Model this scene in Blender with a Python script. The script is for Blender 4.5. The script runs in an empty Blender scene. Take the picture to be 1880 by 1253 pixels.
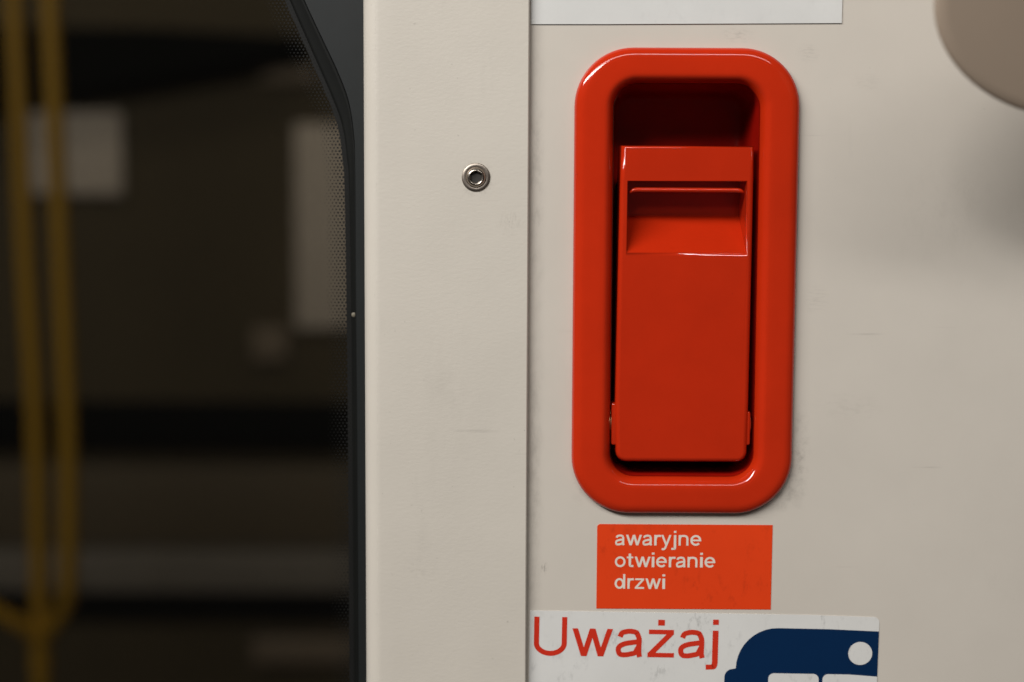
import bpy, bmesh, math, random
from mathutils import Vector, Matrix
random.seed(7)
S = bpy.context.scene
COL = S.collection
MM = 0.001
R = math.radians

# ------------------------------------------------------------------ camera
cam_d = bpy.data.cameras.new('camera')
cam = bpy.data.objects.new('camera', cam_d)
COL.objects.link(cam)
S.camera = cam
cam_d.lens = 50
cam_d.sensor_width = 36
cam_d.clip_start = 0.02
cam_d.clip_end = 50
D = 0.653
pitch, roll = R(5), R(0.26)
fw = Vector((0, math.cos(pitch), -math.sin(pitch)))
r0 = Vector((1, 0, 0))
u0 = r0.cross(fw)
rt = r0 * math.cos(roll) + u0 * math.sin(roll)
up = -r0 * math.sin(roll) + u0 * math.cos(roll)
M = Matrix((rt, up, -fw)).transposed().to_4x4()
M.translation = -fw * D
cam.matrix_world = M
cam_d.dof.use_dof = True
cam_d.dof.focus_distance = 0.648
cam_d.dof.aperture_fstop = 3.2

# ------------------------------------------------------------------ world: the pale carriage around
W = bpy.data.worlds.new('World')
S.world = W
W.use_nodes = True
bg = W.node_tree.nodes['Background']
bg.inputs['Color'].default_value = (1.0, 0.93, 0.84, 1)
bg.inputs['Strength'].default_value = 0.045

# ------------------------------------------------------------------ lamps
def area(name, loc, target, sx, sy, energy, color):
    d = bpy.data.lights.new(name, 'AREA')
    d.shape = 'RECTANGLE'
    d.size, d.size_y = sx, sy
    d.energy = energy
    d.color = color
    o = bpy.data.objects.new(name, d)
    COL.objects.link(o)
    o.location = loc
    o.rotation_euler = (Vector(target) - Vector(loc)).to_track_quat('-Z', 'Y').to_euler()
    return o
# two ceiling strips running along the carriage, and an unseen fill light added to brighten the view beyond the glass
area('ceiling_strip_lamp', (-1.25, -1.55, 1.35), (0.05, 0, 0.03), 1.9, 0.28, 55, (1.0, 0.98, 0.95))
area('ceiling_strip_lamp', (-0.30, -1.80, 1.55), (0.15, 0, 0), 3.4, 0.28, 30, (1.0, 0.98, 0.95))
area('hall_fill_light', (-0.7, 0.9, 1.9), (-0.7, 2.2, -0.2), 2.0, 0.4, 13.5, (1.0, 0.93, 0.82))

# ------------------------------------------------------------------ exposure and render
vs = S.view_settings
vs.view_transform = 'Standard'
vs.look = 'None'
vs.exposure = 0
vs.gamma = 1
S.render.engine = 'CYCLES'
S.cycles.max_bounces = 10
S.cycles.transparent_max_bounces = 12

# ================================================================== helpers
def tag(o, label=None, cat=None, group=None, kind=None):
    if label: o['label'] = label
    if cat: o['category'] = cat
    if group: o['group'] = group
    if kind: o['kind'] = kind
    return o

def empty(name, loc=(0, 0, 0), roty=0):
    o = bpy.data.objects.new(name, None)
    COL.objects.link(o)
    o.empty_display_size = 0.02
    o.location = [c * MM for c in loc]
    o.rotation_euler = (0, roty, 0)
    return o

def link(name, me, mat, parent=None, smooth=False, loc=None):
    o = bpy.data.objects.new(name, me)
    COL.objects.link(o)
    if mat is not None:
        me.materials.clear()
        me.materials.append(mat)
    if parent is not None: o.parent = parent
    if loc is not None: o.location = [c * MM for c in loc]
    if smooth:
        for p in me.polygons: p.use_smooth = True
    return o

def finish(name, bm, mat, parent=None, smooth=False, loc=None, sharp=None):
    bmesh.ops.recalc_face_normals(bm, faces=bm.faces)
    for v in bm.verts: v.co *= MM
    me = bpy.data.meshes.new(name)
    bm.to_mesh(me)
    bm.free()
    o = link(name, me, mat, parent, smooth, loc)
    if smooth and sharp:
        try: me.set_sharp_from_angle(angle=R(sharp))
        except Exception: pass
    return o

def bevel(o, w, seg=3, weight=False, angle=35):
    m = o.modifiers.new('bevel', 'BEVEL')
    m.width = w * MM
    m.segments = seg
    m.limit_method = 'WEIGHT' if weight else 'ANGLE'
    m.angle_limit = R(angle)
    m.harden_normals = False
    for p in o.data.polygons: p.use_smooth = True
    return m

def rrect(cx, cz, hx, hz, r, n=12):
    pts = []
    for (sx, sz, a0) in ((1, 1, 0), (-1, 1, 90), (-1, -1, 180), (1, -1, 270)):
        for i in range(n + 1):
            a = R(a0 + 90 * i / n)
            pts.append((cx + sx * (hx - r) + r * math.cos(a), cz + sz * (hz - r) + r * math.sin(a)))
    return pts

def loft(bm, rings, cap_last=False):
    vr = [[bm.verts.new(p) for p in ring] for ring in rings]
    n = len(vr[0])
    for a, b in zip(vr, vr[1:]):
        for i in range(n):
            j = (i + 1) % n
            bm.faces.new((a[i], a[j], b[j], b[i]))
    if cap_last: bm.faces.new(vr[-1])
    return vr

def slab(name, pts, y0, y1, mat, parent=None, bev=0, loc=None):
    """closed slab: outline (x,z) from front y0 to back y1"""
    bm = bmesh.new()
    f = [bm.verts.new((x, y0, z)) for x, z in pts]
    b = [bm.verts.new((x, y1, z)) for x, z in pts]
    bm.faces.new(f)
    bm.faces.new(b[::-1])
    for i in range(len(pts)):
        j = (i + 1) % len(pts)
        bm.faces.new((f[i], f[j], b[j], b[i]))
    o = finish(name, bm, mat, parent, loc=loc)
    if bev: bevel(o, bev, 3)
    return o

def box_pts(x0, x1, z0, z1):
    return [(x0, z0), (x1, z0), (x1, z1), (x0, z1)]

def tube(name, path, rad, mat, parent=None, n=16, loc=None):
    bm = bmesh.new()
    P = [Vector(p) for p in path]
    rings = []
    ref = Vector((0, 1, 0))
    for i, p in enumerate(P):
        t = (P[min(i + 1, len(P) - 1)] - P[max(i - 1, 0)]).normalized()
        a = t.cross(ref).normalized()
        b = t.cross(a).normalized()
        rings.append([p + (a * math.cos(2 * math.pi * k / n) + b * math.sin(2 * math.pi * k / n)) * rad for k in range(n)])
    vr = loft(bm, rings)
    bm.faces.new(vr[0][::-1])
    bm.faces.new(vr[-1])
    return finish(name, bm, mat, parent, smooth=True, loc=loc, sharp=50)

def catmull(pts, per=8):
    out = []
    P = [pts[0]] + list(pts) + [pts[-1]]
    for i in range(1, len(P) - 2):
        a, b, c, d = [Vector(q) for q in P[i - 1:i + 3]]
        for k in range(per):
            t = k / per
            out.append(tuple(0.5 * ((2 * b) + (c - a) * t + (2 * a - 5 * b + 4 * c - d) * t * t + (3 * b - a - 3 * c + d) * t ** 3)))
    out.append(tuple(pts[-1]))
    return out

# ---- plain grotesque letters, drawn as pen strokes; x-height 1, baseline 0, stroke width s
def arc(cx, cz, rx, rz, a0, a1, n=14):
    return [(cx + rx * math.cos(R(a0 + (a1 - a0) * i / n)), cz + rz * math.sin(R(a0 + (a1 - a0) * i / n))) for i in range(n + 1)]

def glyph(ch, s):
    """-> (width, [('p', centreline) or ('f', filled outline)])"""
    h = s / 2
    def bar(x0, z0, x1, z1): return ('f', [(x0, z0), (x1, z0), (x1, z1), (x0, z1)])
    def diag(x0, z0, x1, z1, k):
        return ('f', [(x0 - k / 2, z0), (x0 + k / 2, z0), (x1 + k / 2, z1), (x1 - k / 2, z1)])
    o = 0.012
    if ch == 'a':
        w = 0.93
        return w, [('p', catmull([(0.05 + h, 0.72), (0.11 + h, 0.85), (0.30, 0.99 - h), (0.49, 1.02 - h), (0.69, 0.985 - h), (0.80 - h * .6, 0.83), (0.90 - h, 0.66), (0.90 - h, 0.40), (0.90 - h, 0.18), (0.91 - h, 0.10), (0.935 - h, 0.0)], 5)),
                   ('p', catmull([(0.90 - h, 0.57), (0.72, 0.545), (0.38, 0.49), (0.19, 0.42), (0.085 + h * .2, 0.33), (h, 0.235), (0.04 + h * .9, 0.13), (0.18, h * .9), (0.34, h - 0.02), (0.52, 0.015 + h), (0.67, 0.15), (0.78 - h * .4, 0.27), (0.90 - h, 0.40)], 5))]
    if ch == 'w':
        w, k = 1.42, s * 1.08
        q = w - k
        e = k / 2
        m = 0.0
        return w, [diag(e, 1, e + q * 0.26, 0, k), diag(e + q * 0.26, 0, e + q * 0.5, 1, k), diag(e + q * 0.5, 1, e + q * 0.74, 0, k), diag(e + q * 0.74, 0, e + q, 1, k)]
    if ch == 'r':
        return 0.54, [bar(0, 0, s, 1), ('p', catmull([(h, 0.50), (h + 0.03, 0.70), (0.20, 0.89 - h * .2), (0.36, 1.005 - h), (0.54, 1.0 - h)], 5))]
    if ch == 'y':
        k = s * 1.1
        w = 0.98
        return w, [diag(k / 2, 1, w / 2 + 0.01, 0.03, k), diag(w - k / 2, 1, w / 2 + 0.005, 0.0, k),
                   ('p', catmull([(w / 2 + 0.022, 0.045), (0.43, -0.14), (0.36, -0.28), (0.25, -0.40 + h * .5), (0.06, -0.40 + h * .6)], 5))]
    if ch == 'j':
        x = 0.28
        return x + h, [bar(x - h, 0, x + h, 1), bar(x - h, 1.40 - s * 1.05, x + h, 1.40),
                   ('p', catmull([(x, 0.03), (x, -0.16), (x - 0.03, -0.30), (x - 0.12, -0.42 + h + 0.01), (x - 0.28, -0.42 + h)], 5))]
    if ch == 'i':
        return s, [bar(0, 0, s, 1), bar(0, 1.40 - s * 1.05, s, 1.40)]
    if ch == 'n':
        w = 0.86
        return w, [bar(0, 0, s, 1), ('p', catmull([(h, 0.52), (h + 0.03, 0.72), (0.22, 0.92 - h * .3), (0.46, 1.015 - h), (0.66, 0.965 - h), (w - h - 0.025, 0.80 - h * .5), (w - h, 0.60), (w - h, 0.3), (w - h, 0.0)], 5))]
    if ch == 'o':
        w = 0.98
        return w, [('p', arc(w / 2, 0.5, w / 2 - h, 0.5 + o - h, 0, 360, 40))]
    if ch == 'e':
        w = 0.95
        return w, [bar(s * .6, 0.5 - s * .42, w - s * .6, 0.5 + s * .42),
                   ('p', [(w - h, 0.5 - s * .42)] + arc(w / 2, 0.5, w / 2 - h, 0.5 + o - h, 0, 318, 36))]
    if ch == 'd':
        w = 0.94
        b = (w - h * 0.9) / 2
        return w, [bar(w - s, 0, w, 1.40), ('p', arc(b, 0.5, b - h, 0.5 + o - h, 0, 360, 40))]
    if ch == 't':
        x = 0.24
        return 0.52, [('p', catmull([(x, 1.28), (x, 1.0), (x, 0.6), (x, 0.26), (x + 0.035, 0.12), (x + 0.12, h + 0.01), (0.52, h)], 5)), bar(0, 1 - s * .85, 0.50, 1)]
    if ch in 'z\u017c':
        w = 0.86
        out = [bar(0.03, 1 - s * .9, w - 0.02, 1), bar(0, 0, w, s * .9), diag(s * .66, s * .8, w - s * .68, 1 - s * .8, s * 1.3)]
        if ch != 'z': out.append(bar(w / 2 - s * .6, 1.36 - s * 1.15, w / 2 + s * .6, 1.36))
        return w, out
    if ch == 'U':
        w = 1.17
        rz = 0.46
        return w, [('p', [(h, 1.40)] + arc(w / 2, rz - o, w / 2 - h, rz - h, 180, 360, 24) + [(w - h, 1.40)])]
    return 0.4, []

def text(name, body, x, z, width, y, mat, parent, s=0.2, ext=None, xh=None):
    """flat lettering: baseline start (x,z), overall width mm, x-height xh mm; ext: left and right of each letter, any unit"""
    e0 = ext[0][0]
    k = width / (ext[-1][1] - e0)
    items = []
    for ch, (a, b) in zip(body, ext):
        w, st = glyph(ch, s)
        items.append((x + (a - e0) * k, (b - a) * k / w, st))
    kz = xh
    verts, faces, layer = [], [], 0
    for ox, kx, st in items:
        for kind, pts in st:
            yy = y - 0.004 * (layer % 3)
            layer += 1
            if kind == 'f':
                b = len(verts)
                verts += [(ox + px * kx, yy, z + pz * kz) for px, pz in pts]
                faces.append(tuple(range(b, b + len(pts))))
            else:
                b = len(verts)
                n = len(pts)
                closed = math.dist(pts[0], pts[-1]) < 1e-4
                for i in range(n):
                    a = pts[i - 1] if i else (pts[-2] if closed else pts[0])
                    c = pts[i + 1] if i < n - 1 else (pts[1] if closed else pts[-1])
                    t = Vector((c[0] - a[0], c[1] - a[1])).normalized()
                    for sg in (1, -1):
                        verts.append((ox + (pts[i][0] - t.y * sg * s / 2) * kx, yy, z + (pts[i][1] + t.x * sg * s / 2) * kz))
                for i in range(n - 1):
                    faces.append((b + 2 * i, b + 2 * i + 1, b + 2 * i + 3, b + 2 * i + 2))
    me = bpy.data.meshes.new(name)
    me.from_pydata([Vector(v) * MM for v in verts], [], faces)
    return link(name, me, mat, parent)

# ================================================================== materials
def mat_new(name):
    m = bpy.data.materials.new(name)
    m.use_nodes = True
    nt = m.node_tree
    return m, nt, nt.nodes['Principled BSDF']

def N(nt, kind, **kw):
    n = nt.nodes.new(kind)
    for k, v in kw.items():
        if k in n.inputs: n.inputs[k].default_value = v
        else: setattr(n, k, v)
    return n

def coords(nt):
    return N(nt, 'ShaderNodeTexCoord').outputs['Object']

def mixcol(nt, fac, a, b, blend='MIX'):
    n = nt.nodes.new('ShaderNodeMix')
    n.data_type = 'RGBA'
    n.blend_type = blend
    for sock, val in ((n.inputs['Factor'], fac), (n.inputs['A'], a), (n.inputs['B'], b)):
        pass
    ins = [s for s in n.inputs]
    f, A, B = n.inputs[0], n.inputs[6], n.inputs[7]
    for s, v in ((f, fac), (A, a), (B, b)):
        if hasattr(v, 'is_linked') or isinstance(v, bpy.types.NodeSocket): nt.links.new(v, s)
        else: s.default_value = v
    return n.outputs[2]

def math_n(nt, op, a, b=None, clamp=False):
    n = nt.nodes.new('ShaderNodeMath')
    n.operation = op
    n.use_clamp = clamp
    for s, v in ((n.inputs[0], a), (n.inputs[1], b)):
        if v is None: continue
        if isinstance(v, bpy.types.NodeSocket): nt.links.new(v, s)
        else: s.default_value = v
    return n.outputs[0]

def ramp(nt, val, p0, p1):
    n = nt.nodes.new('ShaderNodeMapRange')
    n.clamp = True
    nt.links.new(val, n.inputs['Value'])
    n.inputs['From Min'].default_value = p0
    n.inputs['From Max'].default_value = p1
    return n.outputs['Result']

def noise(nt, vec, scale, detail=4, rough=0.6, stretch=None, loc=None):
    if stretch or loc:
        mp = N(nt, 'ShaderNodeMapping')
        if stretch: mp.inputs['Scale'].default_value = stretch
        if loc: mp.inputs['Location'].default_value = loc
        nt.links.new(vec, mp.inputs['Vector'])
        vec = mp.outputs['Vector']
    n = N(nt, 'ShaderNodeTexNoise', Scale=scale, Detail=detail, Roughness=rough)
    nt.links.new(vec, n.inputs['Vector'])
    return n.outputs['Fac']

def bump(nt, pr, height, strength, dist):
    b = N(nt, 'ShaderNodeBump', Strength=strength, Distance=dist)
    nt.links.new(height, b.inputs['Height'])
    nt.links.new(b.outputs['Normal'], pr.inputs['Normal'])
    return b

def spot(nt, vec, x, z, sx, sz):
    """soft elliptical patch at (x,z) mm, half sizes in mm -> 0..1"""
    mp = N(nt, 'ShaderNodeMapping')
    mp.inputs['Location'].default_value = (-x / sx, 0, -z / sz)
    mp.inputs['Scale'].default_value = (1000 / sx, 0, 1000 / sz)
    nt.links.new(vec, mp.inputs['Vector'])
    ln = nt.nodes.new('ShaderNodeVectorMath')
    ln.operation = 'LENGTH'
    nt.links.new(mp.outputs['Vector'], ln.inputs[0])
    return ramp(nt, ln.outputs['Value'], 1.0, 0.2)

def painted(name, col, grain, grain_scale, marks, rough=0.42, speck=0.0):
    """beige lacquered panel with a fine grain, faint blotches, scuffs and rubbed-in dirt"""
    m, nt, pr = mat_new(name)
    v = coords(nt)
    blot = noise(nt, v, 14, 5, 0.6)
    c = mixcol(nt, ramp(nt, blot, 0.3, 0.75), (*[k * 1.03 for k in col], 1), (*[k * 0.955 for k in col], 1))
    streak = noise(nt, v, 60, 4, 0.7, (1.0, 1.0, 0.25), (3, 1, 2))
    c = mixcol(nt, math_n(nt, 'MULTIPLY', ramp(nt, streak, 0.62, 0.85), 0.16), c, (*[k * 0.6 for k in col], 1))
    fleck = noise(nt, v, 420, 2, 0.5, None, (5, 5, 1))
    c = mixcol(nt, math_n(nt, 'MULTIPLY', ramp(nt, fleck, 0.745, 0.80), 0.35), c, (*[k * 0.42 for k in col], 1))
    for k, (ang, sc) in enumerate(((0.5, 260), (-0.35, 340), (1.35, 300))):     # hairline scratches
        mp = N(nt, 'ShaderNodeMapping')
        mp.inputs['Rotation'].default_value = (0, ang, 0)
        mp.inputs['Scale'].default_value = (0.03, 1, 1.0)
        mp.inputs['Location'].default_value = (k * 0.3, 0, k * 0.7)
        nt.links.new(v, mp.inputs['Vector'])
        hs = noise(nt, mp.outputs['Vector'], sc, 2, 0.5)
        pt = noise(nt, v, 28, 3, 0.6, None, (k * 3, 1, 1))
        f = math_n(nt, 'MULTIPLY', math_n(nt, 'MULTIPLY', ramp(nt, hs, 0.70, 0.76), ramp(nt, pt, 0.55, 0.66)), 0.30)
        c = mixcol(nt, f, c, (*[q * 0.62 for q in col], 1))
    for (x, z, sx, sz, amt, sc, st) in marks:
        w = noise(nt, v, sc, 5, 0.75, st, (x * .1, 0, z * .1))
        f = math_n(nt, 'MULTIPLY', math_n(nt, 'MULTIPLY', spot(nt, v, x, z, sx, sz), ramp(nt, w, 0.47, 0.68)), amt)
        c = mixcol(nt, f, c, (0.10, 0.085, 0.07, 1))
    nt.links.new(c, pr.inputs['Base Color'])
    rr = noise(nt, v, 25, 4, 0.6, None, (2, 7, 4))
    rn = N(nt, 'ShaderNodeMapRange')
    nt.links.new(rr, rn.inputs['Value'])
    rn.inputs['To Min'].default_value = rough - 0.08
    rn.inputs['To Max'].default_value = rough + 0.10
    nt.links.new(rn.outputs['Result'], pr.inputs['Roughness'])
    g = noise(nt, v, grain_scale, 3, 0.55, (0.75, 1, 1.5))
    bump(nt, pr, g, grain, 0.0004)
    return m

BEIGE = (0.575, 0.527, 0.464)
M_panel = painted('beige_panel', BEIGE, 0.05, 900, [
    (124, -68, 14, 12, 0.55, 160, (1, 1, 1)),      # rubbed dirt round the frame's lower corner
    (133, -52, 6, 30, 0.35, 200, (1, 1, 1)),
    (36, -68, 10, 10, 0.25, 180, (1, 1, 1)),
    (139, 20, 7, 8, 0.22, 520, (0.3, 1, 2.2)),     # scuff right of the frame
    (15.5, -106, 2.2, 4, 0.9, 500, (1.5, 1, 0.6)), # dark nick by the post
    (101, 139, 9, 4, 0.3, 600, (0.5, 1, 1.8)),
    (133, 131, 6, 5, 0.28, 700, (0.4, 1, 2)),
    (160, 118, 8, 5, 0.2, 700, (0.4, 1, 2)),
    (156, -30, 20, 8, 0.12, 300, (0.6, 1, 2)),
    (198, 60, 30, 30, 0.07, 160, (1, 1, 0.6)),
    (10, 70, 6, 90, 0.25, 150, (1, 1, 0.5)),       # grime along the joint
    (10, -60, 6, 110, 0.25, 150, (1, 1, 0.5)),
])
M_post = painted('beige_post_paint', (0.585, 0.540, 0.474), 0.16, 620, [
    (-1, 54, 7, 7, 0.25, 500, (2.2, 1, 0.5)),
    (-16.4, 73.8, 9.5, 9.5, 0.55, 260, (1, 1, 1)),
    (-42, -105, 10, 6, 0.15, 420, (1, 1, 1)),
    (-30, -30, 24, 60, 0.06, 90, (1, 1, 0.5)),
])

def glossy_red(name, col, dust=0.0):
    m, nt, pr = mat_new(name)
    v = coords(nt)
    n1 = noise(nt, v, 35, 5, 0.65)
    c = mixcol(nt, ramp(nt, n1, 0.3, 0.75), (*col, 1), (col[0] * 0.90, col[1] * 0.9, col[2] * 0.9, 1))
    fl = noise(nt, v, 380, 3, 0.6, (1, 1, 1), (1, 4, 2))
    c = mixcol(nt, math_n(nt, 'MULTIPLY', ramp(nt, fl, 0.70, 0.78), 0.25), c, (0.22, 0.012, 0.006, 1))
    nt.links.new(c, pr.inputs['Base Color'])
    sm = noise(nt, v, 55, 5, 0.7, (1, 1, 0.5), (9, 2, 5))
    rn = N(nt, 'ShaderNodeMapRange')
    nt.links.new(sm, rn.inputs['Value'])
    rn.inputs['From Min'].default_value = 0.35
    rn.inputs['From Max'].default_value = 0.75
    rn.inputs['To Min'].default_value = 0.05
    rn.inputs['To Max'].default_value = 0.13
    nt.links.new(rn.outputs['Result'], pr.inputs['Roughness'])
    pr.inputs['Specular IOR Level'].default_value = 0.50
    g = noise(nt, v, 220, 2, 0.5)
    lo = noise(nt, v, 40, 2, 0.5, None, (4, 4, 4))
    hs = noise(nt, v, 900, 2, 0.5, (1.0, 1.0, 0.04), (2, 2, 8))
    g = math_n(nt, 'ADD', g, math_n(nt, 'MULTIPLY', lo, 3.0))
    g = math_n(nt, 'SUBTRACT', g, math_n(nt, 'MULTIPLY', ramp(nt, hs, 0.70, 0.78), 0.5))
    bump(nt, pr, g, 0.07, 0.0003)
    return m
M_red = glossy_red('red_lacquer', (0.53, 0.0255, 0.0045))
M_redlever = glossy_red('red_lever_lacquer', (0.49, 0.0230, 0.0042))

def plain(name, col, rough=0.5, metal=0.0, var=0.08, scale=60, spec=0.5, bmp=0.0):
    m, nt, pr = mat_new(name)
    v = coords(nt)
    n1 = noise(nt, v, scale, 4, 0.6)
    c = mixcol(nt, ramp(nt, n1, 0.3, 0.7), (*[k * (1 + var) for k in col], 1), (*[k * (1 - var) for k in col], 1))
    nt.links.new(c, pr.inputs['Base Color'])
    pr.inputs['Roughness'].default_value = rough
    pr.inputs['Metallic'].default_value = metal
    pr.inputs['Specular IOR Level'].default_value = spec
    if bmp:
        bump(nt, pr, noise(nt, v, scale * 8, 3), bmp, 0.0003)
    return m

def sheet(name, col, rough=0.5, dirt=0.3, seed=0, spec=0.3):
    m, nt, pr = mat_new(name)
    v = coords(nt)
    n1 = noise(nt, v, 30, 5, 0.65, None, (seed, 0, 0))
    c = mixcol(nt, ramp(nt, n1, 0.35, 0.75), (*col, 1), (*[k * 0.93 for k in col], 1))
    sc = noise(nt, v, 170, 5, 0.75, (1.4, 1, 0.7), (seed, 3, 1))
    big = noise(nt, v, 45, 2, 0.5, None, (seed, 9, 3))
    f = math_n(nt, 'MULTIPLY', math_n(nt, 'MULTIPLY', ramp(nt, sc, 0.53, 0.70), ramp(nt, big, 0.44, 0.60)), dirt)
    c = mixcol(nt, f, c, (*[k * 0.35 for k in col], 1))
    nt.links.new(c, pr.inputs['Base Color'])
    pr.inputs['Roughness'].default_value = rough
    pr.inputs['Specular IOR Level'].default_value = spec
    return m

M_orange = sheet('orange_vinyl', (0.74, 0.050, 0.006), 0.45, 0.35, 2)
M_white = sheet('white_vinyl', (0.68, 0.67, 0.645), 0.42, 0.55, 5)
M_paper = sheet('white_laminate', (0.66, 0.655, 0.635), 0.35, 0.10, 8)
M_txtwhite = sheet('white_print', (0.74, 0.67, 0.58), 0.5, 0.2, 4)
M_txtred = sheet('red_print', (0.60, 0.028, 0.009), 0.5, 0.2, 3)
M_blue = sheet('blue_print', (0.0005, 0.0180, 0.066), 0.55, 0.15, 6, 0.15)
M_recess = plain('shaded_red', (0.30, 0.005, 0.0012), 0.38, 0, 0.1, 60, 0.2)  # handle red made darker: the shade of the recess is put into the colour
M_steel = plain('worn_steel', (0.44, 0.385, 0.33), 0.27, 1.0, 0.15, 300)
M_steeldull = plain('dull_steel', (0.32, 0.275, 0.235), 0.42, 1.0, 0.2, 260)
M_brass = plain('brass', (0.62, 0.42, 0.22), 0.35, 1.0, 0.1)
M_black = plain('black_housing', (0.003, 0.003, 0.0035), 0.6, spec=0.3)
M_rubber = plain('black_rubber', (0.003, 0.0034, 0.0028), 0.6, 0, 0.15, spec=0.2)
M_doorpaint = plain('charcoal_door_paint', (0.010, 0.0118, 0.012), 0.45, 0, 0.08, spec=0.35)
M_frit = plain('black_ceramic_print', (0.005, 0.005, 0.0045), 0.6, 0, 0.1, spec=0.2)
M_taupe = plain('taupe_plastic', (0.30, 0.232, 0.175), 0.65, 0, 0.02, 20, 0.3)

# tinted window glass
M_glass, nt, pr = mat_new('tinted_glass')
nt.nodes.remove(pr)
out = nt.nodes['Material Output']
tr = N(nt, 'ShaderNodeBsdfTransparent')
tr.inputs['Color'].default_value = (0.50, 0.475, 0.43, 1)
gl = N(nt, 'ShaderNodeBsdfGlossy')
gl.inputs['Roughness'].default_value = 0.03
fr = N(nt, 'ShaderNodeFresnel')
fr.inputs['IOR'].default_value = 1.45
mx = N(nt, 'ShaderNodeMixShader')
nt.links.new(fr.outputs['Fac'], mx.inputs['Fac'])
nt.links.new(tr.outputs['BSDF'], mx.inputs[1])
nt.links.new(gl.outputs['BSDF'], mx.inputs[2])
nt.links.new(mx.outputs['Shader'], out.inputs['Surface'])

M_hall = plain('brown_hall_wall', (0.080, 0.064, 0.034), 0.7, 0, 0.12, 3)
M_halldark = plain('near_black_paint', (0.003, 0.004, 0.0035), 0.8, spec=0.1)
M_hallgrey = plain('grey_rail_paint', (0.21, 0.20, 0.185), 0.5)
M_halltan = plain('tan_bench_paint', (0.115, 0.094, 0.062), 0.6)
M_board = plain('white_board', (0.64, 0.595, 0.55), 0.6, 0, 0.04, 4)
M_boarddim = plain('grey_brown_board', (0.24, 0.20, 0.155), 0.6, 0, 0.04, 4)
M_floor = plain('brown_floor', (0.09, 0.070, 0.048), 0.6)
M_yellow = plain('yellow_pole_paint', (0.42, 0.25, 0.016), 0.45, 0, 0.05, 4)

# ================================================================== the beige wall panel, with the cut-out for the handle box
BX, BZ = 78.6, 26.75
bm = bmesh.new()
hole = rrect(BX, 27.3, 41, 97, 15, 8)
xs = [7.0 + 4 * i for i in range(0, 90)]
outer = [(7.0, -330.0), (420.0, -330.0), (420.0, 330.0), (7.0, 330.0)]
vo = [bm.verts.new((x, 0, z)) for x, z in outer]
vh = [bm.verts.new((x, 0, z)) for x, z in hole]
eds = [bm.edges.new((vo[i], vo[(i + 1) % 4])) for i in range(4)]
eds += [bm.edges.new((vh[i], vh[(i + 1) % len(vh)])) for i in range(len(vh))]
bmesh.ops.triangle_fill(bm, use_beauty=True, use_dissolve=False, edges=eds)
wall = finish('wall_panel', bm, M_panel, smooth=True)
tag(wall, kind='structure')

# ================================================================== the door post
prof = [(7.2, 3.0), (7.2, -3.5), (6.7, -4.0)]
prof += [(6.7 - 66.7 * i / 10, -4.0) for i in range(1, 11)]
for i in range(1, 13):
    a = R(90 * i / 12)
    prof.append((-60.0 - 7.9 * math.sin(a), 3.9 - 7.9 * math.cos(a)))
prof += [(-67.9, 40.0), (-62, 40.0), (-62, 6.0)]
bm = bmesh.new()
rings = [[(x, y, z) for x, y in prof] for z in (-330, 330)]
vr = loft(bm, rings)
bm.faces.new(vr[0]); bm.faces.new(vr[1][::-1])
post = finish('door_post', bm, M_post, smooth=True, sharp=40)
tag(post, 'beige grained door post with rounded edge between dark glass and red handle', 'door post')

# ================================================================== screw
sc = empty('hex_screw', (-16.6, -4.0, 74.5))
tag(sc, 'flanged steel hex socket screw in the beige door post', 'screw')
def ring(r, y, n=36, ph=0.0):
    return [(r * math.cos(2 * math.pi * k / n + ph), y, r * math.sin(2 * math.pi * k / n + ph)) for k in range(n)]
bm = bmesh.new()
loft(bm, [ring(6.5, 0.3), ring(6.45, -0.25), ring(6.25, -0.45), ring(5.0, -0.6), ring(4.7, -0.45), ring(4.5, -0.45)], True)
finish('flange', bm, M_steeldull, sc, smooth=True, sharp=40)
def hexring(r, y, n=36):
    out = []
    for k in range(n):
        a = 2 * math.pi * k / n
        t = (a - R(30)) % R(60) - R(30)
        q = r * math.cos(R(30)) / math.cos(t)
        out.append((q * math.cos(a), y, q * math.sin(a)))
    return out
bm = bmesh.new()
rg = [ring(4.55, -0.4), ring(4.5, -0.85), ring(4.25, -1.35), ring(3.8, -1.85), ring(3.4, -2.15), ring(3.12, -2.25), ring(2.98, -2.2), hexring(2.8, -1.85)]
loft(bm, rg)
head = finish('head', bm, M_steel, sc, smooth=True, sharp=28)
bm = bmesh.new()
loft(bm, [hexring(2.8, -1.85), hexring(2.7, -0.62), hexring(0.4, -0.52)], True)
finish('hex_socket', bm, plain('socket_shade', (0.022, 0.018, 0.014), 0.6, 0.0, 0.2, 260), head, smooth=True, sharp=25)  # near-black colour stands in for the shade inside the socket

# ================================================================== emergency handle: frame, recess, lever
H = empty('emergency_door_handle', (BX, 0, -79.5))
OX, OZ = -BX, 79.5          # children are written in wall coordinates and shifted by this
tag(H, 'glossy red emergency door release lever in a rounded red frame', 'door handle')
SH = (OX, 0, OZ)

bm = bmesh.new()
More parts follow.
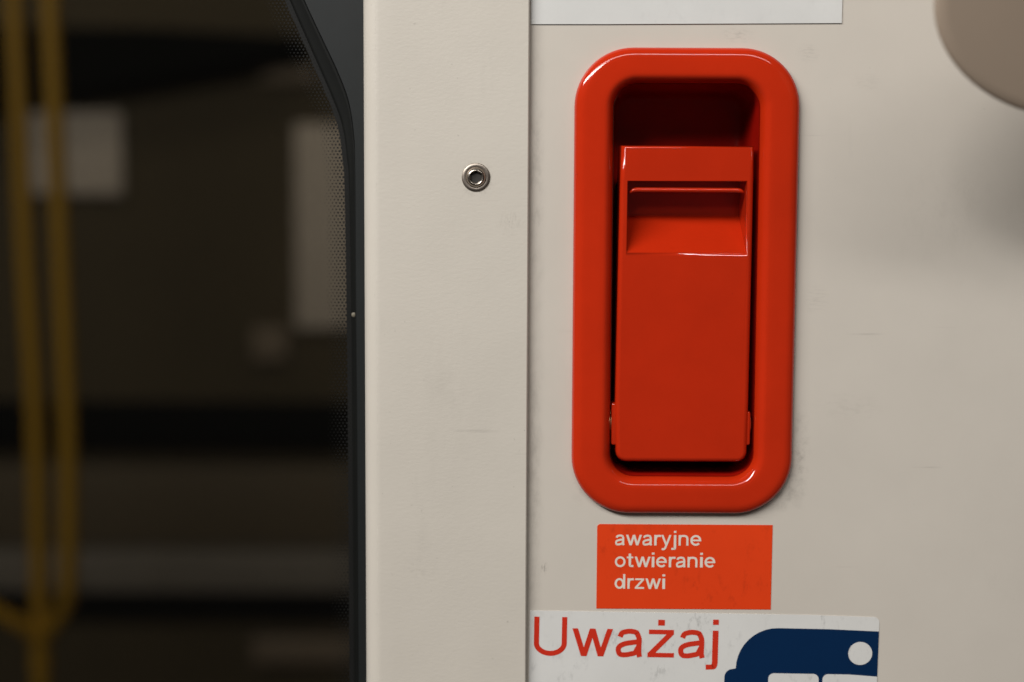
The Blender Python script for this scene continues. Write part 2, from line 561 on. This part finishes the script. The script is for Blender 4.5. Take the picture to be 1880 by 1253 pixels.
# (inset mm, height mm) across the frame, outer edge to inner lip
pf = [(0.0, -0.2), (0.0, 1.0), (0.12, 1.9), (0.42, 2.8), (0.95, 3.6), (1.7, 4.22), (2.6, 4.72), (3.5, 5.06), (4.3, 5.24), (5.3, 5.34),
      (7.0, 5.44), (9.0, 5.54), (11.0, 5.63), (13.0, 5.68), (14.0, 5.58), (14.9, 5.2), (15.7, 4.5), (16.4, 3.65), (17.05, 2.5), (17.5, 1.3), (17.9, -0.6)]
rings = []
for d, h in pf:
    t = d / 17.9
    hx = 50.9 - d
    hz = 106.3 - d * 0.93
    cz = BZ + 0.6 * t
    r = 26.5 - 15.5 * t
    rings.append([(x, -h, z) for x, z in rrect(BX, cz, hx, hz, r, 16)])
loft(bm, rings)
finish('frame', bm, M_red, H, smooth=True, loc=SH)

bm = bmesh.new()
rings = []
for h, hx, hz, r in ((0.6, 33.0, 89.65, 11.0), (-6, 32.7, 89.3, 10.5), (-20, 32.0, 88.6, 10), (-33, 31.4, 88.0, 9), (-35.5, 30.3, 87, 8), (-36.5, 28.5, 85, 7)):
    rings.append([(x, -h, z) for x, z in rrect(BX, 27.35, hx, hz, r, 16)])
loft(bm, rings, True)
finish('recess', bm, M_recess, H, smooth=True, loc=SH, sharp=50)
# black mechanism plate behind the lever
slab('mechanism_plate', rrect(BX, 10, 30.2, 66, 6, 6), 22, 30, M_black, H, loc=SH)

# lever --------------------------------------------------------------
YF, YB, YD = -3.2, 15.0, 17.0
bm = bmesh.new()
wl = bm.edges.layers.float.new('bevel_weight_edge')
def V(x, z, y=YF): return bm.verts.new((x, y, z))
def lx(z): return 48.8 - 1.5 * (89.2 - z) / 120.0
def rx(z): return 109.2 - 0.3 * (89.2 - z) / 120.0
ZT, P1z, P0z, ZB = 89.2, 73.2, 40.3, -55.3
TL, TR = V(lx(ZT), ZT), V(rx(ZT), ZT)
A1, A2 = V(lx(P1z), P1z), V(rx(P1z), P1z)
B1, B2 = V(lx(P0z), P0z), V(rx(P0z), P0z)
p1, p2, p3, p4 = V(52.0, P1z), V(105.8, P1z), V(51.9, P0z), V(106.3, P0z)
C1, C2 = V(47.4, -28), V(108.8, -28)
rad = 4.5
arcL = [V(47.9 + rad - rad * math.cos(R(a)), ZB + rad - rad * math.sin(R(a))) for a in (0, 22.5, 45, 67.5, 90)]
arcR = [V(108.4 - rad + rad * math.cos(R(a)), ZB + rad - rad * math.sin(R(a))) for a in (90, 67.5, 45, 22.5, 0)]
bm.faces.new((TL, TR, A2, p2, p1, A1))
bm.faces.new((A1, p1, p3, B1))
bm.faces.new((p2, A2, B2, p4))
q1, q2 = V(52.0, -28), V(105.0, -28)
bm.faces.new((B1, p3, q1, C1))
bm.faces.new((p3, p4, q2, q1))
bm.faces.new((p4, B2, C2, q2))
bm.faces.new([C1, q1, q2, C2] + arcR[::-1] + arcL[::-1])
outl = [TL, A1, B1, C1] + arcL + arcR + [C2, B2, A2, TR]
back = [V(v.co.x, v.co.z, YB) for v in outl]
n = len(outl)
for i in range(n):
    j = (i + 1) % n
    bm.faces.new((outl[i], outl[j], back[j], back[i]))
    e = bm.edges.get((outl[i], outl[j]))
    e[wl] = 0.55 if {outl[i], outl[j]} == {TL, TR} else 1.0
# pocket: side walls, roof under the grip bar, sloping floor and back
d1, d2 = V(52.3, P1z + 1.0, YD), V(105.5, P1z + 1.0, YD)
d3, d4 = V(52.3, 57.6, YD), V(105.6, 57.6, YD)
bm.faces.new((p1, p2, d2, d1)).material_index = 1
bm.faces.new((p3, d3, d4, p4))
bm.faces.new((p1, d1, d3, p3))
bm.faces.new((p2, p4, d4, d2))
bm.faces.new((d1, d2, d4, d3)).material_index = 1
for a, b in ((p1, p2), (p1, p3), (p2, p4)):
    bm.edges.get((a, b))[wl] = 0.22
bm.edges.get((p3, p4))[wl] = 0.40
for e in bm.edges:
    if any(v in (d1, d2, d3, d4) for v in e.verts): e.smooth = False
lever = finish('lever', bm, M_redlever, H, loc=SH)
lever.data.materials.append(M_recess)  # darker red on pocket roof and back, painting in their shade
bevel(lever, 2.4, 5, weight=True)
lever.modifiers['bevel'].use_clamp_overlap = True
lever.modifiers['bevel'].harden_normals = True

# rolled lip under the grip bar
bm = bmesh.new()
rr_ = []
for x, dz, rad in ((53.2, -1.3, 0.2), (53.6, -1.0, 0.75), (54.6, -0.3, 1.0), (56.0, 0.0, 1.05), (80, 0.0, 1.05), (102, 0.0, 1.05), (103.6, -0.2, 1.0), (104.8, -0.7, 0.75), (105.2, -0.9, 0.2)):
    rr_.append([(x, 0.2 + rad * math.cos(2 * math.pi * k / 14), 69.3 + dz + rad * math.sin(2 * math.pi * k / 14)) for k in range(14)])
vr = loft(bm, rr_)
bm.faces.new(vr[0]); bm.faces.new(vr[-1])
o = finish('grip_lip', bm, M_redlever, lever, smooth=True)
# hinge bosses and the brass pin ends beside them
for x0, x1, z0, z1 in ((45.95, 49.0, -47.8, -28.4), (107.5, 109.9, -47.6, -32.0)):
    b = slab('hinge_boss', rrect((x0 + x1) / 2, (z0 + z1) / 2, (x1 - x0) / 2, (z1 - z0) / 2, 1.0, 4), -1.8, 12, M_redlever, H, bev=0.7, loc=SH)
for x0, x1 in ((44.9, 46.4), (109.4, 110.7)):
    bm = bmesh.new()
    s = -1 if x0 < 60 else 1
    xo = x0 if s < 0 else x1
    xi = x1 if s < 0 else x0
    loft(bm, [[(x, 5.0 + r * math.cos(2 * math.pi * k / 24), -38.2 + r * math.sin(2 * math.pi * k / 24)) for k in range(24)]
              for x, r in ((xi, 6.2), (xo - s * 0.5, 6.0), (xo - s * 0.15, 5.3), (xo, 3.5))], True)
    finish('hinge_pin', bm, M_brass, H, smooth=True, loc=SH)

# ================================================================== orange label
L = empty('emergency_label', (39.9, 0, -125.1))
tag(L, 'orange sticker with three lines of white lettering below the red handle', 'label')
L.rotation_euler = (0, R(0.08), 0)
slab('label_sheet', [(0, 0), (81.4, 0), (81.45, 40.0), (1.2, 40.0), (0.5, 39.6), (0.0, 39.0)], -0.22, -0.02, M_orange, L)
for s_, zb, wd, ex in (
        ('awaryjne', 30.1, 40.0, [(88, 250), (275, 550), (560, 725), (762, 880), (882, 1058), (1058, 1142), (1182, 1353), (1385, 1573)]),
        ('otwieranie', 19.8, 46.7, [(85, 268), (290, 405), (425, 700), (720, 766), (796, 980), (1014, 1130), (1138, 1303), (1337, 1508), (1553, 1600), (1630, 1815)]),
        ('drzwi', 9.5, 23.5, [(88, 268), (305, 415), (432, 590), (610, 875), (898, 945)])):
    text('lettering', s_, 8.4, zb, wd, -0.30, M_txtwhite, L, s=0.19, ext=ex, xh=4.95)

# ================================================================== warning sticker
Wn = empty('warning_sticker', (9.0, 0, -126.2))
Wn.rotation_euler = (0, R(0.72), 0)
tag(Wn, 'white sticker with red lettering and a blue train pictogram at the bottom edge', 'sticker')
pts = [(0, -90), (163.2, -90)]
for a in range(0, 91, 15):
    pts.append((163.2 - 2.6 + 2.6 * math.cos(R(a)), -0.4 - 2.6 + 2.6 * math.sin(R(a))))
pts += [(130, 0.1), (0, 0)]
slab('sticker_sheet', pts, -0.24, -0.03, M_white, Wn)
text('lettering', 'Uwa\u017caj', 2.05, -21.3, 86.2, -0.33, M_txtred, Wn, s=0.182,
     ext=[(58, 368), (418, 800), (830, 1080), (1130, 1380), (1418, 1670), (1682, 1794)], xh=13.2)
pic = [(91.6, -90), (91.6, -30.2)]
for a in range(0, 91, 15):
    pic.append((91.6 + 3.8 - 3.8 * math.cos(R(a)), -30.2 + 3.9 * math.sin(R(a)) + 2.9 * 0))
for a in range(0, 91, 9):
    pic.append((116 - 19.2 * math.cos(R(a)), -26.0 + 19.6 * math.sin(R(a)) - 0.0))
pic += [(140, -6.5), (163.2 - 0.02, -7.2), (163.18, -90)]
slab('train_silhouette', pic, -0.33, -0.25, M_blue, Wn)
c = [(154.8 + 5.6 * math.cos(2 * math.pi * k / 40), -17.8 + 5.5 * math.sin(2 * math.pi * k / 40)) for k in range(40)]
slab('headlamp_disc', c, -0.42, -0.34, M_white, Wn)
slab('pictogram_window', rrect(124.0, -52.4, 11.8, 24.4, 2.6, 6), -0.42, -0.34, M_white, Wn)
wp = [(137.6, -76), (163.15, -76), (163.15, -28.8), (150, -28.0)]
for a in range(90, 181, 15):
    wp.append((137.6 + 2.6 + 2.6 * math.cos(R(a)), -28.0 - 2.6 + 2.6 * math.sin(R(a))))
slab('pictogram_window', wp, -0.42, -0.34, M_white, Wn)

# ================================================================== white laminated sheet at the top
pts = [(7.9, 143.2), (40, 143.35), (80, 143.7), (147.7, 144.3), (147.9, 240), (7.9, 240)]
o = slab('notice_sheet', pts, -0.6, -0.25, M_paper, None)
tag(o, 'blank white laminated sheet above the red handle, cut by the top edge', 'sheet')

# ================================================================== taupe rounded fitting at top right
K = empty('rounded_fitting', (218.5, -85, 138))
tag(K, 'out of focus taupe rounded fitting in the upper right corner', 'fitting')
bm = bmesh.new()
rg = []
n = 64
for y, k in ((7, 0.84), (4, 0.95), (1.6, 1.0), (0.6, 0.995), (0, 0.98), (-0.5, 0.9), (-0.7, 0.4)):
    rg.append([(59.8 * k * math.cos(2 * math.pi * i / n), y + 0.35 * 59.8 * k * math.cos(2 * math.pi * i / n), 41.2 * k * math.sin(2 * math.pi * i / n)) for i in range(n)])
vr = loft(bm, rg, True)
bm.faces.new(vr[0])
finish('rounded_plate', bm, M_taupe, K, smooth=True, sharp=60)
bm = bmesh.new()
loft(bm, [[(9 * math.cos(2 * math.pi * i / 32) + 26, y, 9 * math.sin(2 * math.pi * i / 32)) for i in range(32)] for y in (10, 86)])
finish('mounting_stem', bm, M_taupe, K, smooth=True)

# ================================================================== door leaf with dark tinted glass
DY = 22.0
Dr = empty('train_door', (-90, DY, -330))
tag(Dr, 'charcoal train door with tinted window and rubber seal left of the post', 'door')
DS = (90, -DY, 330)
outer_e = catmull([(-133, 240), (-114, 196), (-97.0, 157), (-88.9, 139.5), (-81.6, 124), (-76.6, 110.5), (-74.3, 96), (-73.7, 80), (-73.6, 10), (-73.3, -74), (-73.2, -330)], 8)
inner_e = catmull([(-139, 236), (-121, 196), (-104.3, 157), (-93.6, 132.6), (-83.4, 109), (-79.6, 97), (-77.9, 84), (-77.0, 70), (-76.3, 10), (-76.0, -74), (-75.9, -330)], 8)
# frame of the leaf
bm = bmesh.new()
f = [bm.verts.new((x, DY - 3.0, z)) for x, z in outer_e]
g = [bm.verts.new((-55, DY - 3.0, z)) for x, z in outer_e]
b = [bm.verts.new((x, DY + 12.0, z)) for x, z in outer_e]
for i in range(len(f) - 1):
    bm.faces.new((f[i], g[i], g[i + 1], f[i + 1]))
    bm.faces.new((f[i], f[i + 1], b[i + 1], b[i]))
finish('door_frame', bm, M_doorpaint, Dr, smooth=True, loc=DS, sharp=40)
# rubber seal
bm = bmesh.new()
rg = []
for (xo, zo), (xi, zi) in zip(outer_e, inner_e):
    row = []
    for t, h in ((0, -1.5), (0.06, -2.6), (0.25, -2.0), (0.5, -1.2), (0.8, -0.6), (0.96, -0.25), (1.0, 0.3)):
        row.append(bm.verts.new((xo + (xi - xo) * t, DY + h + 0.4, zo + (zi - zo) * t)))
    rg.append(row)
for a, b in zip(rg, rg[1:]):
    for i in range(len(a) - 1): bm.faces.new((a[i], a[i + 1], b[i + 1], b[i]))
seal = finish('rubber_seal', bm, M_rubber, Dr, smooth=True, loc=DS)
# small pale fleck on the seal
bm = bmesh.new()
bmesh.ops.create_uvsphere(bm, u_segments=16, v_segments=8, radius=1.15)
for v in bm.verts: v.co = Vector((v.co.x - 74.9, v.co.y * 0.4 + DY - 1.3, v.co.z + 10.3))
finish('paint_fleck', bm, plain('dried_paint', (0.16, 0.14, 0.10), 0.5), seal, smooth=True)
# glass
pane = slab('window_pane', box_pts(-420, -66, -330, 330), DY + 0.9, DY + 5.0, M_glass, Dr, loc=DS)
# printed border: solid strip and the fading dot field
bm = bmesh.new()
row = []
for (x, z) in inner_e:
    row.append((bm.verts.new((x + 2.5, DY + 0.84, z)), bm.verts.new((x - 2.2, DY + 0.84, z - 0.2))))
for a, b in zip(row, row[1:]): bm.faces.new((a[0], a[1], b[1], b[0]))
finish('printed_border', bm, plain('grey_ceramic_print', (0.008, 0.008, 0.0075), 0.6, spec=0.2), pane)
import bisect
def edge_x(z):
    for (x0, z0), (x1, z1) in zip(inner_e, inner_e[1:]):
        if z1 <= z <= z0:
            return x0 + (x1 - x0) * (z0 - z) / max(z0 - z1, 1e-6), (x1 - x0) / max(z0 - z1, 1e-6)
    return -76, 0
verts, faces = [], []
pitch_d = 1.75
iz = 0
z = -175.0
while z < 175:
    ex, sl = edge_x(z)
    cosn = 1 / math.sqrt(1 + sl * sl)
    ox = (iz % 2) * pitch_d * 0.5
    ix = math.floor((ex + 1) / pitch_d)
    for k in range(0, 18):
        x = (ix - k) * pitch_d + ox
        d = (ex - x) * cosn
        if d < -0.5 or d > 12.5: continue
        r = 0.55 * (1 - max(d - 1.5, 0) / 12.5) ** 0.8
        if r < 0.15: continue
        base = len(verts)
        for q in range(8):
            a = math.pi * q / 4
            verts.append(((x + r * math.cos(a)) * MM, (DY + 0.78) * MM, (z + r * math.sin(a)) * MM))
        faces.append(tuple(range(base, base + 8)))
    z += pitch_d * 0.866
    iz += 1
me = bpy.data.meshes.new('printed_dots')
me.from_pydata(verts, [], faces)
o = link('printed_dots', me, M_frit, pane)
tag(o, kind='stuff')

# ================================================================== the hall beyond the glass (far out of focus)
hall = slab('hall_wall', box_pts(-3200, 900, -1500, 2200), 2200, 2260, M_hall)
tag(hall, kind='structure')
o = slab('hall_floor', [(-3200, -1400), (900, -1400), (900, -1340), (-3200, -1340)], 200, 2195, M_floor)
tag(o, kind='structure')

def hallthing(name, x0, x1, z0, z1, y0, y1, mat, label, cat, group=None):
    o = slab(name, box_pts(x0, x1, z0, z1), y0, y1, mat, bev=4)
    return tag(o, label, cat, group)
hallthing('notice_board', -958, -772, 96, 260, 2180, 2199, M_board, 'blurred white notice board behind the two yellow poles', 'notice board')
hallthing('tall_board', -432, -290, -168, 238, 2180, 2199, M_board, 'blurred tall pale board beside the printed edge of the window', 'notice board')
hallthing('small_plate', -520, -448, -234, -165, 2180, 2199, M_boarddim, 'small blurred pale plate left of the foot of the tall board', 'plate')
hallthing('narrow_board', -500, -385, 316, 352, 2180, 2199, M_boarddim, 'narrow dim blurred board high above the tall pale board', 'notice board')
hallthing('black_rail', -3000, 800, -390, -316, 2120, 2199, M_halldark, 'wide black horizontal rail across the middle of the window view', 'rail')
hallthing('grey_rail', -3000, 800, -682, -604, 2090, 2199, M_hallgrey, 'blurred grey horizontal rail low in the window view', 'rail')
hallthing('tan_bench', -3000, 800, -600, -440, 2150, 2199, M_halltan, 'dim tan wall band just above the grey rail', 'wall band')
hallthing('dark_skirting', -3000, 800, -745, -684, 2140, 2199, M_halldark, 'thin black blurred band directly below the grey rail', 'wall band')
hallthing('low_plate', -522, -300, -845, -790, 2150, 2199, M_boarddim, 'low dim plate at the bottom of the window near the post', 'plate')
o = slab('overhead_beam', [(-3000, 60), (-1017, 275), (-760, 310), (-520, 352), (-400, 378), (-400, 398), (-700, 412), (-3000, 425)], 2100, 2199, M_halldark)
tag(o, 'black blurred overhead beam tapering to the right at the top of the window', 'beam')

# three-armed yellow pole
P = empty('yellow_handrail', (-727, 1500, -1340))
tag(P, 'blurred yellow three armed handrail pole behind the tinted glass', 'handrail')
PS = (727, -1500, 1340)
def pole_path(pts, per=6):
    return [(x, 1500 + dy, z) for x, z, dy in catmull(pts, per)]
tube('trunk', [(-728, 1500, -1339), (-728, 1500, -900), (-727, 1500, -600)], 14, M_yellow, P, loc=PS)
tube('arm', pole_path([(-727, -620, 0), (-727, -560, 2), (-727, -250, 0), (-735, -13, 0), (-743, 375, 0), (-752, 800, 0), (-760, 1300, 0)]), 13.5, M_yellow, P, loc=PS)
tube('arm', pole_path([(-727, -600, 0), (-695, -565, -25), (-672, -530, -45), (-664, -480, -55), (-660, -280, -55), (-664, -13, -55), (-672, 375, -55), (-680, 800, -55), (-690, 1300, -55)]), 13, M_yellow, P, loc=PS)
tube('arm', pole_path([(-727, -600, 0), (-750, -568, -20), (-790, -535, -40), (-812, -490, -50), (-818, -280, -50), (-830, 100, -50), (-845, 700, -50), (-855, 1300, -50)]), 12, M_yellow, P, loc=PS)
tube('collar', [(-727, 1500, -650), (-727, 1500, -606)], 16, M_yellow, P, loc=PS)
